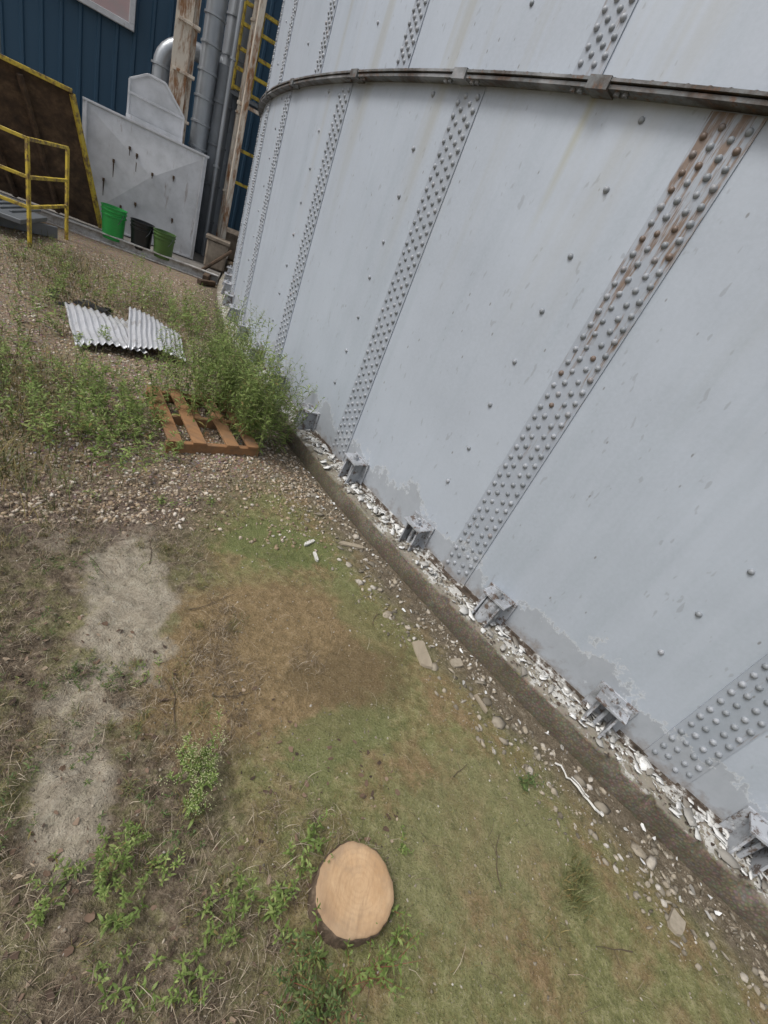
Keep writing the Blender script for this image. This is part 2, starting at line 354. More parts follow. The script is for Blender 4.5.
for a in (33.2,38.5,44.0,48.55,51.9,57.2,62.6,68):
    V,F=ring([(R+.0,ZF-.026),(R+.078,ZF-.026),(R+.078,ZF+.019),(R+.0,ZF+.019)],a-.2,a+.2,3,True); mb.add(V,F+[(0,1,2,3),(12,15,14,13)])
    for da in(-.5,-.35,.35,.5): mb.lathe([(.013,0),(.013,-.014),(.001,-.016)],P(a+da,R+.045,ZF-.018),6)
for k in range(160):
    a=20+k*.3
    mb.lathe([(.011,0),(.011,.01),(.001,.011)],P(a+random.gauss(0,.02),R+.045,ZF+.014),6)
mb.obj("stiffening_ring",m_ring,tank)
mb=MB(); V,F=ring([(R-.01,ZR+.002),(R+.03,ZR+.002),(R+.03,ZR+.012),(R+.008,ZR+.016),(R+.008,ZR+.035),(R-.01,ZR+.035)],0,360,400,True); mb.add(V,F); mb.obj("bottom_angle",m_chime,tank)
chairs=[46.89-2.72*k for k in range(8,0,-1)]+[46.89,49.9,52.72,55.33,58.11,60.76]+[60.76+2.7*k for k in range(1,9)]
mb=MB()
for ci,a in enumerate(chairs):
    o=Vector((-math.cos(rad(a)),-math.sin(rad(a)),0)); t=Vector((o.y,-o.x,0)); zz=Vector((0,0,1))
    M=Matrix((t,o,zz)).transposed(); base=P(a,R,ZR)
    def L(x,y,z): return base+t*x+o*y+zz*z
    hgt=.155+random.uniform(-.012,.012)
    mb.box(L(0,.006,.098),(.19,.012,.17),M=M)
    tw=random.gauss(0,.008)
    for sx_ in(-.048,.048):
        V=[L(sx_-.005,.012,.0),L(sx_-.005+tw,.125,.0),L(sx_-.005,.095,hgt),L(sx_-.005,.012,hgt),L(sx_+.005,.012,.0),L(sx_+.005+tw,.125,.0),L(sx_+.005,.095,hgt),L(sx_+.005,.012,hgt)]
        mb.add(V,[(0,1,2,3),(7,6,5,4),(1,5,6,2),(0,4,5,1),(2,6,7,3)])
    Mt=Matrix.Rotation(random.gauss(0,.05),3,o)@M
    mb.box(L(0,.062,hgt+.007),(.155,.115,.012),M=Mt)
    mb.tube([L(0,.066,-.02),L(0,.066,hgt+.05)],.011,8)
    mb.lathe([(.022,0),(.022,.02),(.001,.02)],L(0,.066,hgt+.013),6)
    if ci%3==2:
        V=[];F=[]
        for k in range(7):
            th_=math.pi*k/6; V+= [L(-.045*math.cos(th_),.09+.03*math.sin(th_),.0),L(-.045*math.cos(th_),.075+.03*math.sin(th_),hgt)]
        for k in range(6): F.append((2*k,2*k+2,2*k+3,2*k+1))
        mb.add(V,F)
mb.obj("anchor_chairs",m_chair,tank,False)
pr=[(R-.6,ZR),(R+.06,ZR),(R+RW-.05,ZR-.002),(R+RW-.012,ZR-.005),(R+RW-.003,ZR-.015),(R+RW+.0,.07),(R+RW+.002,.03),(R+RW+.004,-.02),(R+RW+.006,-.15)]
A_=np.linspace(20,80,1400); V=[]
for a in A_:
    for q,(r,z) in enumerate(pr):
        w=(float(vn(a*2.2,q*.7,1.5,5))-.5)*.008+(float(vn(a*9,q*.7,1.5,6))-.5)*.007 if q>1 else 0
        chip=max(0,float(vn(a*4,0,1.5,9))-.72)*.10 if q in(3,4) else 0
        V.append(P(a,r+w*(q>1)-chip,z+(w*.4 if q in(2,3,4) else 0)-chip*.5))
k=len(pr); F=[(i*k+q,(i+1)*k+q,(i+1)*k+q+1,i*k+q+1) for i in range(len(A_)-1) for q in range(k-1)]
V2,F2=ring(pr,80,380,300)
fr=empty("concrete_foundation_ring",(CX,CY,0)); sharp(mkobj("ring_front",V,F,m_conc,fr,True),32); sharp(mkobj("ring_rest",V2,F2,m_conc,fr,True),32)
# ------------------------------------------------------------------ scatter tools
def rotm(n,flat=False):
    a=rng.uniform(0,2*np.pi,n); ca,sa=np.cos(a),np.sin(a); Z=np.zeros((n,3,3)); Z[:,0,0]=ca;Z[:,0,1]=-sa;Z[:,1,0]=sa;Z[:,1,1]=ca;Z[:,2,2]=1
    b_=rng.normal(0,.3 if flat else 1.2,n); cb,sb=np.cos(b_),np.sin(b_); X_=np.zeros((n,3,3)); X_[:,0,0]=1;X_[:,1,1]=cb;X_[:,1,2]=-sb;X_[:,2,1]=sb;X_[:,2,2]=cb
    return Z@X_
t_=(1+5**.5)/2
ICO=np.array([(-1,t_,0),(1,t_,0),(-1,-t_,0),(1,-t_,0),(0,-1,t_),(0,1,t_),(0,-1,-t_),(0,1,-t_),(t_,0,-1),(t_,0,1),(-t_,0,-1),(-t_,0,1)])/1.9
ICF=np.array([(0,11,5),(0,5,1),(0,1,7),(0,7,10),(0,10,11),(1,5,9),(5,11,4),(11,10,2),(10,7,6),(7,1,8),(3,9,4),(3,4,2),(3,2,6),(3,6,8),(3,8,9),(4,9,5),(2,4,11),(6,2,10),(8,6,7),(9,8,1)])
def stones(name,xy,size,mat,parent=None,flat=.6,z=None,isflat=False):
    n=len(xy); s_=size[:,None]*np.stack([rng.uniform(.7,1.2,n),rng.uniform(.5,1,n),rng.uniform(.6,1,n)*flat],1)
    V=ICO[None]*(1+rng.normal(0,.16,(n,12,1)))*s_[:,None]/2
    V=np.einsum("nij,nkj->nki",rotm(n,isflat),V); zz=(gz(xy[:,0],xy[:,1]) if z is None else z)+size*flat*.18
    V+=np.concatenate([xy,zz[:,None]],1)[:,None]
    return mkobj(name,V.reshape(-1,3),(ICF[None]+(np.arange(n)*12)[:,None,None]).reshape(-1,3),mat,parent)
def flakes(name,P3,size,mat,parent=None,curl=.25,asp=.6,thick=0):
    n=len(P3); K=6; a=np.linspace(0,2*np.pi,K,endpoint=False)[None]+rng.normal(0,.2,(n,K)); r=rng.uniform(.55,1.1,(n,K))
    x=np.cos(a)*r; y=np.sin(a)*r*asp*rng.uniform(.5,1.3,(n,1)); c_=rng.normal(0,curl,(n,1)); z=c_*x*x+rng.normal(0,.05,(n,K))
    V=np.concatenate([np.zeros((n,1,3)),np.stack([x,y,z],-1)],1)*(size[:,None,None]/2)
    V=np.einsum("nij,nkj->nki",rotm(n,True),V); V+=P3[:,None]
    F=np.array([(0,1+i,1+(i+1)%K) for i in range(K)])
    if thick:
        V=np.concatenate([V,V+np.array([0,0,-thick])],1)
        F=np.concatenate([F]+[np.array([(1+i,8+i,8+(i+1)%K),(1+i,8+(i+1)%K,1+(i+1)%K)]) for i in range(K)])
    nv=V.shape[1]
    return mkobj(name,V.reshape(-1,3),(F[None]+(np.arange(n)*nv)[:,None,None]).reshape(-1,3),mat,parent)
def blades(name,xy,h,w,lean,mat,parent=None,z=None):
    n=len(xy); az=rng.uniform(0,2*np.pi,n); d=np.stack([np.cos(az),np.sin(az),0*az],1); sd=np.stack([-np.sin(az),np.cos(az),0*az],1)
    base=np.concatenate([xy,(gz(xy[:,0],xy[:,1]) if z is None else z)[:,None]],1); up=np.array([0,0,1.])
    H_=h[:,None];W_=w[:,None];Ln=lean[:,None]; bend=rng.normal(0,.3,(n,1))
    def pt(u): return base+H_*(u*np.cos(Ln*u)*up+ u*np.sin(Ln*u)*d+bend*u*u*sd)+np.array([0,0,.001])
    p0,p1,p2,p3=pt(0),pt(.4),pt(.75),pt(1.)
    V=np.stack([p0-sd*W_*.5,p0+sd*W_*.5,p1-sd*W_*.45,p1+sd*W_*.45,p2-sd*W_*.3,p2+sd*W_*.3,p3],1)
    F=np.array([(0,1,3),(0,3,2),(2,3,5),(2,5,4),(4,5,6)])
    return mkobj(name,V.reshape(-1,3),(F[None]+(np.arange(n)*7)[:,None,None]).reshape(-1,3),mat,parent)
def polar(n,a0,a1,r0,r1,pw=1.):
    a=np.radians(rng.uniform(a0,a1,n)); r=R+r0+(r1-r0)*rng.random(n)**pw
    return np.stack([CX-r*np.cos(a),CY-r*np.sin(a)],1)
def outside(xy,m=.22): return np.hypot(xy[:,0]-CX,xy[:,1]-CY)>R+m
def gauss(n,x,y,s1,s2,rot=0):
    q=rng.normal(0,1,(n,2))*np.array([s1,s2]); c_,s_=math.cos(rot),math.sin(rot); return np.stack([x+q[:,0]*c_-q[:,1]*s_,y+q[:,0]*s_+q[:,1]*c_],1)
def lnf(xy): return -.755*xy[:,0]+.655*xy[:,1]+(vn(xy[:,0],xy[:,1],3,8)-.5)*.5
d_=2.0+6.2*rng.random(36000)**1.3; az_=rng.uniform(rad(95),rad(150),36000); xy=np.stack([d_*np.cos(az_),d_*np.sin(az_)],1)
k=(lnf(xy)>2.2+rng.exponential(.12,len(xy))*(rng.random(len(xy))<.8)-rng.exponential(.22,len(xy)))&outside(xy); xy=xy[k]; stones("gravel_bed",xy,.008+.024*rng.random(len(xy))**1.5,m_stone)
clump=lambda q:vn(q[:,0],q[:,1],5,21)>.42
xy=polar(6500,40,68,RW+.03,.60,1.5); xy=xy[clump(xy)|(rng.random(len(xy))<.25)]; stones("rubble_strip",xy,.005+.032*rng.random(len(xy))**3.0,m_rub,flat=.45)
xy=polar(110,49,66,RW+.06,.52,1.0); stones("broken_concrete_chunks",xy,.02+.06*rng.random(110)**1.6,m_rub,flat=.3,isflat=True)
xy=np.stack([rng.uniform(-1.6,2.0,8000),rng.uniform(.1,2.8,8000)],1); xy=xy[outside(xy)]; stones("ground_grit",xy,.002+.011*rng.random(len(xy))**4,m_rub)
n=1250; a=polar(n,40,70,.02,RW-.025,1.8); k=vn(a[:,0],a[:,1],6,22)>.36; a=a[k]; n=len(a); P3=np.concatenate([a,(ZR+.008+.012*rng.random(n))[:,None]],1); flakes("peeled_paint_flakes",P3,.015+.09*rng.random(n)**2.1,m_flake,thick=.003,curl=.2)
n=1500; a=polar(n,40,70,.02,RW-.01,1.); P3=np.concatenate([a,(ZR+.004+.004*rng.random(n))[:,None]],1); flakes("rust_scale",P3,rng.uniform(.008,.03,n),m_rustflake)
a=polar(190,46,66,RW+.02,.42,2); P3=np.concatenate([a,(.008+gz(a[:,0],a[:,1]))[:,None]],1); flakes("fallen_paint_flakes",P3,.008+.035*rng.random(190)**2,m_flake)
xy=np.stack([rng.uniform(-1.7,2.0,50000),rng.uniform(.1,2.7,50000)],1)
nn=vn(xy[:,0],xy[:,1],3,12)*.55+vn(xy[:,0],xy[:,1],11,13)*.45; mudk=np.hypot((xy[:,0]+.15)/.55,(xy[:,1]-1.33)/.42)>1
xy=xy[(nn>.53)&outside(xy,.5)&mudk]; blades("short_grass",xy,rng.uniform(.006,.024,len(xy)),rng.uniform(.0008,.0018,len(xy)),rng.uniform(.2,1.3,len(xy)),m_grass)
xy=np.stack([rng.uniform(-1.9,.6,26000),rng.uniform(.1,1.9,26000)],1); t1=-xy[:,0]-.75*xy[:,1]+(vn(xy[:,0],xy[:,1],5,14)-.5)*1.0
sl=(np.hypot((xy[:,0]+.86)/.34,(xy[:,1]-1.22)/.36)>.9)&(np.hypot(xy[:,0]+.46,xy[:,1]-.52)>.13)
dn=vn(xy[:,0],xy[:,1],6,31)
xy=xy[(t1>-.72)&(sl|(rng.random(len(xy))<.12))&(rng.random(len(xy))<np.clip((dn-.25)*2.4,.08,1))]; n=len(xy); blades("dead_grass",xy,.015+.06*rng.random(n)**2,rng.uniform(.0007,.0018,n),rng.uniform(1.0,1.7,n),m_straw)
ctr=np.stack([rng.uniform(-1.5,.55,420),rng.uniform(.12,1.6,420)],1); t1=-ctr[:,0]-.75*ctr[:,1]+(vn(ctr[:,0],ctr[:,1],5,14)-.5)*.8
ctr=ctr[(t1>-.62)&((np.hypot((ctr[:,0]+.86)/.32,(ctr[:,1]-1.22)/.34)>1))&(np.hypot(ctr[:,0]+.46,ctr[:,1]-.52)>.13)&(np.hypot(ctr[:,0]-.39,ctr[:,1]-.6)>.16)]
def tufts(name,ctr,nb_,s_,h0,h1,mat):
    k=np.repeat(np.arange(len(ctr)),nb_); q=ctr[k]+rng.normal(0,1,(len(k),2))*(s_*rng.uniform(.4,1.4,len(ctr)))[k][:,None]; blades(name,q,rng.uniform(h0,h1,len(q)),rng.uniform(.0008,.002,len(q)),rng.uniform(.3,1.5,len(q)),mat)
hf=len(ctr)*3//5
tufts("matted_dead_grass",ctr[:hf],45,.022,.015,.055,m_straw); tufts("matted_green_grass",ctr[hf:],55,.020,.012,.045,m_grass)
xy=np.stack([rng.uniform(-1.5,2.0,700),rng.uniform(.1,2.4,700)],1); xy=xy[outside(xy)]; n=len(xy); blades("loose_straw",xy,rng.uniform(.02,.10,n),rng.uniform(.0008,.0018,n),rng.uniform(1.45,1.62,n),m_straw)
xy=np.concatenate([gauss(900,-1.35,1.6,.35,.12,.85),np.stack([rng.uniform(-1.5,.5,1100),rng.uniform(.15,1.1,1100)],1)]); xy=xy[outside(xy)]
flakes("leaf_litter",np.concatenate([xy,(gz(xy[:,0],xy[:,1])+.004)[:,None]],1),.006+.026*rng.random(len(xy))**2,m_litter)
# ------------------------------------------------------------------ weeds
def weed(name,bases,h,nst,leaf,lw,nl,lean=.35,mat=m_leaf,branch=0,flower=0,stem=m_stem,r0=.002,spread=.05):
    cx_=sum(b[0] for b in bases)/len(bases); cy_=sum(b[1] for b in bases)/len(bases)
    e=empty(name,(cx_,cy_,gzf(cx_,cy_))); st=MB(); LV=[];LF=[];fl=MB()
    def leaf_at(p,dr,l,w):
        dr=dr.normalized(); s_=dr.cross(Vector((0,0,1)))
        if s_.length<.05: s_=Vector((1,0,0))
        s_.normalize(); s_=(s_+Vector((random.gauss(0,.3),random.gauss(0,.3),random.gauss(0,.3)))).normalized(); n_=len(LV); dz=Vector((0,0,-l))
        for u,ww in((0,.12),(.35,1),(.7,.75)):
            c_=p+dr*l*u+dz*u*u*.35; up_=Vector((0,0,ww*w*.2)); LV.extend([c_-s_*w*ww/2+up_,c_+s_*w*ww/2+up_])
        LV.append(p+dr*l+dz*.35)
        LF.extend([(n_,n_+1,n_+3,n_+2),(n_+2,n_+3,n_+5,n_+4),(n_+4,n_+5,n_+6)])
    def shoot(p,dr,L,cnt,l,w,r,lev):
        pts=[p.copy()]; d=dr.normalized(); K=6
        for i in range(K):
            d=(d+Vector((random.gauss(0,.10),random.gauss(0,.10),.04 if lev==0 else .08))).normalized(); p=p+d*L/K; pts.append(p.copy())
        st.tube(pts,[r*(1-.75*i/K) for i in range(K+1)],3,caps=False)
        ang=random.random()*6.3
        for i in range(cnt):
            u=(.10+.90*(i+random.random())/cnt); q=u*K; a=int(min(q,K-1)); pp=pts[a].lerp(pts[a+1],q-a); ang+=2.4
            o=Vector((math.cos(ang),math.sin(ang),.35+.6*u+random.gauss(0,.2))); sc_=(1.1-.6*u)*random.uniform(.5,1.2)
            leaf_at(pp,o,l*sc_,w*sc_)
            if lev<branch and .2<u<.92 and random.random()<.45: shoot(pp,o+Vector((0,0,.6)),L*.34*(1.2-u),max(5,cnt//3),l*.7,w*.75,r*.5,lev+1)
        if flower and lev<=1 and random.random()<flower:
            for _ in range(12):
                q=pts[-1]+Vector((random.gauss(0,.009),random.gauss(0,.009),random.uniform(-.03,.01))); s_=random.uniform(.001,.0022)
                fl.lathe([(.0004,-s_),(s_,0),(.0004,s_)],q,5)
    for (bx_,by_) in bases:
        for _ in range(nst):
            x=bx_+random.gauss(0,spread); y=by_+random.gauss(0,spread)
            if math.hypot(x-CX,y-CY)<R+RW+.02: continue
            if math.hypot(x-.392,y-.604)<.125: continue
            a=random.random()*6.3; ln_=abs(random.gauss(0,lean)); L=h*random.uniform(.5,1.1)
            dd=Vector((math.cos(a)*ln_,math.sin(a)*ln_,1))
            o=Vector((x-CX,y-CY,0)); rr0=o.length-R-RW
            if rr0<.3 : dd+=o.normalized()*.08
            shoot(Vector((x,y,gzf(x,y)-.005)),dd,L,nl,leaf,lw,r0,0)
    st.obj("stems",stem,e); mkobj("leaves",LV,LF,mat,e)
    if fl.V: fl.obj("flowers",m_flower,e)
    return e
weed("tall_weed_bush",[(-1.05,2.95),(-1.15,3.08),(-1.15,2.82),(-1.35,3.25),(-1.5,3.45),(-1.6,3.15),(-1.75,3.4),(-1.85,3.65),(-1.4,2.92),(-1.65,2.82),(-1.25,3.0),(-1.9,3.1)],.80,10,.085,.014,28,lean=.34,branch=1,flower=.12,spread=.09,r0=.003)
weed("weed_clump",[(-1.62,2.08),(-1.8,2.25),(-2.1,2.4),(-1.65,2.4),(-2.0,2.0),(-2.3,2.65),(-1.95,2.65)],.38,12,.065,.015,18,lean=.6,branch=1,spread=.10)
weed("weed_clump",[(-2.5,2.2),(-2.8,2.5),(-2.4,1.95),(-3.1,2.7),(-2.7,2.2)],.28,9,.06,.014,15,lean=.7,branch=1,mat=m_leaf,spread=.12)
weed("weed_clump",[(-3.5,4.95),(-3.2,4.8),(-3.9,5.3),(-2.9,4.6),(-3.3,5.4),(-3.6,4.6)],.45,9,.085,.018,15,lean=.4,branch=1,spread=.14)
weed("weed_clump",[(-4.3,4.5),(-4.7,4.7),(-3.95,4.1),(-4.9,5.1),(-3.5,3.7),(-3.2,3.2)],.25,10,.07,.016,13,lean=.7,branch=1,mat=m_leaf,spread=.2)
weed("weed_clump",[(-2.1,4.2),(-2.35,4.6),(-2.7,5.1)],.42,8,.08,.015,16,lean=.4,branch=1,spread=.1)
weed("flowering_weed",[(-.16,.68),(-.20,.72)],.21,7,.032,.009,14,lean=.55,branch=1,flower=.8,spread=.03,r0=.0015)
weed("small_weed",[(-.70,.86),(-.62,.9)],.06,18,.02,.004,12,lean=1.2,mat=m_leafd,spread=.035,r0=.001)
weed("small_weed",[(-.55,.98)],.05,8,.022,.005,9,lean=1.1,spread=.03,r0=.001)
weed("small_weed",[(-.95,.95),(-1.05,.8),(-.85,.75)],.05,12,.02,.004,10,lean=1.3,mat=m_leafd,spread=.05,r0=.001)
weed("small_weed",[(-1.1,1.3),(-1.2,1.2)],.05,12,.02,.004,10,lean=1.3,mat=m_leafd,spread=.05,r0=.001)
weed("small_weed",[(-1.15,1.9),(-1.0,2.05),(-1.45,1.75)],.07,8,.03,.007,10,lean=1.,spread=.05,r0=.001)
weed("small_weed",[(-.24,.47),(-.16,.42),(-.3,.4)],.11,10,.028,.007,12,lean=.9,mat=m_leaf,spread=.05,r0=.0012,branch=1)
weed("small_weed",[(-.12,.55),(-.28,.58)],.06,9,.020,.005,10,lean=1.,mat=m_leafd,spread=.05,r0=.001)
weed("small_weed",[(.1,.5),(.06,.42)],.12,9,.028,.0075,12,lean=.8,spread=.03,r0=.0012)
weed("small_weed",[(.03,.3),(-.08,.27)],.10,10,.028,.0075,11,lean=.9,mat=m_leaf,spread=.04,r0=.0012)
weed("small_weed",[(-.55,.35),(-.7,.5),(-.5,.65)],.08,9,.022,.005,10,lean=1.,mat=m_leafd,spread=.06,r0=.001)
weed("stump_weed",[(.22,.58),(.24,.68),(.2,.5)],.14,7,.032,.009,11,lean=.6,spread=.025,r0=.0012)
weed("stump_weed",[(.45,.45),(.53,.48),(.57,.55),(.37,.43)],.17,7,.030,.008,12,lean=.6,spread=.03,r0=.0012,stem=m_redstem)
weed("stump_weed",[(.35,.34),(.42,.34),(.3,.40)],.15,10,.030,.007,11,lean=.8,spread=.03,mat=m_leafd,r0=.0012,stem=m_redstem,branch=1)
weed("small_weed",[(.54,.77)],.07,5,.024,.007,8,lean=.9,spread=.03,r0=.001)
weed("small_weed",[(1.04,1.21)],.07,8,.030,.009,9,lean=.9,mat=m_leafd,spread=.025,r0=.0012)
for (x,y,s_,n_) in [(1.19,.88,.03,190),(1.23,.96,.025,120),(-.9,2.3,.1,160),(-.5,2.35,.08,80),(1.1,.75,.05,40),(-.35,1.98,.12,160),(-.75,2.05,.12,160)]:
    q=gauss(n_,x,y,s_,s_); q=q[outside(q)]; blades("grass_tuft",q,rng.uniform(.02,.08,len(q)),rng.uniform(.0015,.003,len(q)),rng.uniform(.2,1.3,len(q)),m_grass)
q=np.concatenate([gauss(2500,-4.4,4.7,.7,.35,2.3),gauss(2500,-2.3,2.2,.5,.22,2.3),gauss(1500,-3.2,4.8,.6,.3,2.2),gauss(500,-1.9,1.6,.2,.1)]); q=q[outside(q)]
blades("yard_grass",q,rng.uniform(.04,.15,len(q)),rng.uniform(.002,.005,len(q)),rng.uniform(.2,1.2,len(q)),m_grass)
# ------------------------------------------------------------------ stump
st=empty("tree_stump",(.385,.60,0))
m_cut=NT("cut_wood",.85,0,.15)
L_=m_cut.len(m_cut.map((1,1,1e-4),(-.40,-.615,0)))
rg=m_cut.math("SINE",m_cut.math("MULTIPLY",m_cut.math("ADD",L_,m_cut.math("MULTIPLY",m_cut.noise(14,4),.035)),430)); 
c=m_cut.mix(m_cut.rng(m_cut.noise(10,5,.65),.35,.65),(.43,.275,.15),(.56,.39,.235)); c=m_cut.mix(m_cut.rng(rg,0,1,0,.15),c,(.33,.20,.11)); c=m_cut.mix(m_cut.rng(L_,.085,.125,0,.6),c,(.31,.22,.145))
c=m_cut.mix(m_cut.rng(m_cut.noise(30,4,.7,m_cut.map((1,.15,1),rot=(0,0,.6))),.5,.7,0,.45),c,(.27,.17,.10)); c=m_cut.mix(m_cut.rng(m_cut.noise(7,6,.75),.50,.68,0,.5),c,(.27,.215,.16))
_w=m_cut.sep(m_cut.map((1,1,1),(-.40,-.615,0),(0,0,-.9))); ck=m_cut.math("ABSOLUTE",m_cut.math("ADD",_w[1],m_cut.math("MULTIPLY",m_cut.math("SUBTRACT",m_cut.noise(25,3),.5),.03)))
c=m_cut.mix(m_cut.math("MULTIPLY",m_cut.rng(ck,.0006,.0022,1,0),m_cut.rng(_w[0],-.01,.02)),c,(.06,.035,.02))
m_cut.col(c); m_cut.bump(m_cut.noise(60,4,.6,m_cut.map((1,.15,1),rot=(0,0,.5))),.6,.005)
m_bark=NT("bark",.9); m_bark.col(m_bark.ramp(m_bark.noise(30,5,.7,m_bark.map((1,1,.4))),[(.3,(.06,.042,.028)),(.6,(.20,.145,.10)),(.8,(.36,.29,.21))])); m_bark.bump(m_bark.noise(50,4,.7,m_bark.map((1,1,.3))),1,.01)
n=96; V=[];F=[]
def sr(t,k=1): return .114*(1+.03*math.sin(2*t+.6)+.022*math.sin(3*t+2)+.012*math.sin(7*t)+.008*math.sin(17*t)+.004*math.sin(31*t))*k
pf=[(1.10,-.03),(1.06,.005),(1.03,.03),(1.035,.055),(1.04,.074),(1.018,.080)]
for i in range(n):
    t=2*math.pi*i/n
    for q,(kk,z) in enumerate(pf): kk*=1+.02*math.sin(23*t+z*60)*(q<5); V.append((.392+sr(t,kk)*math.cos(t),.604+sr(t,kk)*math.sin(t),z))
for i in range(n):
    for q in range(len(pf)-1): j=(i+1)%n; F.append((i*6+q,j*6+q,j*6+q+1,i*6+q+1))
mkobj("bark",V,F,m_bark,st,True)
V=[];F=[]; rr_=[0,.3,.6,.85,.97,1.02]
V.append((.392,.604,.083))
for kk in rr_[1:]:
    for i in range(n): t=2*math.pi*i/n; V.append((.392+sr(t,kk)*math.cos(t),.604+sr(t,kk)*math.sin(t),.083+.003*math.sin(t*2)*kk-(.005 if kk>1 else 0)+(.003 if math.cos(t-.9)*kk>.3 else 0)))
for i in range(n): F.append((0,1+i,1+(i+1)%n))
for q in range(4):
    for i in range(n): j=(i+1)%n; F.append((1+q*n+i,1+(q+1)*n+i,1+(q+1)*n+j,1+q*n+j))
mkobj("cut_face",V,F,m_cut,st,True)
mb=MB()
for (x,y,a,L) in [(-.6,1.3,.9,.22),(-.3,1.0,.5,.16),(-.9,1.45,2.2,.2),(.2,1.7,1.9,.12),(.9,.8,2.2,.18),(-.35,.85,2.6,.2),(.7,1.1,1,.1),(-1.2,1.35,.2,.25),(1.4,.8,2.5,.15)]:
    pts=[]; d=a
    for i in range(7): pts.append((x,y,gzf(x,y)+.004+random.random()*.004)); d+=random.gauss(0,.25); x+=math.cos(d)*L/6; y+=math.sin(d)*L/6
    mb.tube(pts,[.0022*(1-.1*i) for i in range(7)],5)
    p0=Vector(pts[3]); mb.tube([p0,p0+Vector((math.cos(d+1)*L*.3,math.sin(d+1)*L*.3,.008))],[.0015,.0008],4)
mb.obj("fallen_twigs",m_twig)
m_wht=NT("white_trim",.6); m_wht.col(m_wht.mix(m_wht.rng(m_wht.noise(30,5,.7),.5,.7,0,.6),(.66,.65,.61),(.32,.29,.24)))
m_old=NT("weathered_wood",.85); m_old.col(m_old.mix(m_old.noise(25,5,.7,m_old.map((1,.2,1),rot=(0,0,.7))),(.22,.18,.13),(.42,.36,.27))); m_old.bump(m_old.noise(40,4),.5,.004)
def shard(nm,x,y,a,L,w,h,mm):
    k=9; z=gzf(x,y)+.004; V=[]; pts=[]
    for i in range(k):
        t=2*math.pi*i/k; px=max(-.5,min(.5,.72*math.cos(t)))*L*random.uniform(.85,1.1); py=max(-.5,min(.5,.72*math.sin(t)))*w*random.uniform(.8,1.1); pts.append((x+px*math.cos(a)-py*math.sin(a),y+px*math.sin(a)+py*math.cos(a)))
    tl_=random.gauss(0,.03)
    V=[(p0[0],p0[1],z) for p0 in pts]+[(x+(p0[0]-x)*.95,y+(p0[1]-y)*.95,z+h+tl_*(p0[0]-x)) for p0 in pts]
    mkobj(nm,V,[tuple(range(k))[::-1],tuple(range(k,2*k))]+[(i,(i+1)%k,k+(i+1)%k,k+i) for i in range(k)],mm)
for (nm,x,y,a,L,w,mm) in [("white_strip",-.33,2.12,1.2,.10,.02,m_wht),("white_strip",-.25,2.02,2.2,.08,.018,m_wht),("wood_scrap",-.10,2.28,.35,.17,.035,m_old),("flat_stone_slab",.49,1.66,2.1,.16,.075,m_old),("wood_scrap",.82,1.52,2.3,.10,.02,m_old),("flat_stone_slab",.68,1.71,.6,.07,.05,m_rub),("flat_stone_slab",1.62,.95,.9,.08,.06,m_rub)]: shard(nm,x,y,a,L,w,.012,mm)
mb=MB(); pts=[]
for i in range(12): u=i/11; x=1.20+.20*u; y=1.39-.16*u; pts.append((x+.008*math.sin(i*1.4),y+.01*math.sin(i*1.9),.012+.010*abs(math.sin(i*.9))))
mb.tube(pts,[.003+.003*random.random() for _ in pts],5); pts=[(p_[0]+.008,p_[1]+.014,p_[2]) for p_ in pts[4:9]]; mb.tube(pts,.003,5); mb.obj("torn_caulk_strip",m_wht)
# ------------------------------------------------------------------ pallet
m_pal=NT("pallet_wood",.8,0,.2); gr_=m_pal.noise(30,4,.65,m_pal.map((.12,1,1),rot=(0,0,-2.44))); c=m_pal.mix(gr_,(.16,.08,.036),(.38,.205,.10)); c=m_pal.mix(m_pal.rng(m_pal.isl(),0,1,0,.4),c,(.42,.26,.14)); c=m_pal.mix(m_pal.rng(m_pal.noise(6,5,.7),.47,.66,0,.65),c,(.16,.12,.085)); m_pal.col(c); m_pal.bump(gr_,.4,.003)
fx=Vector((.70,.714,0)); bk=Vector((-.714,.70,0)); o0=Vector((-1.44,2.32,0)); pal=empty("wooden_pallet",o0)
mb=MB(); Lf=.62; Lb=.82
for s_ in(.03,.41,.79): mb.beam(o0+bk*s_+Vector((0,0,.05)),o0+bk*s_+fx*Lf+Vector((0,0,.05)),.04,.075)
for s_ in(.05,.20,.42,.57): mb.beam(o0+fx*s_+Vector((0,0,.098)),o0+fx*(s_+random.gauss(0,.006))+bk*Lb+Vector((0,0,.098+random.uniform(-.002,.002))),.085 ,.018)
for s_ in(.05,.31,.57): mb.beam(o0+fx*s_+Vector((0,0,.008)),o0+fx*s_+bk*Lb+Vector((0,0,.008)),.085,.014)
mb.obj("boards",m_pal,pal)
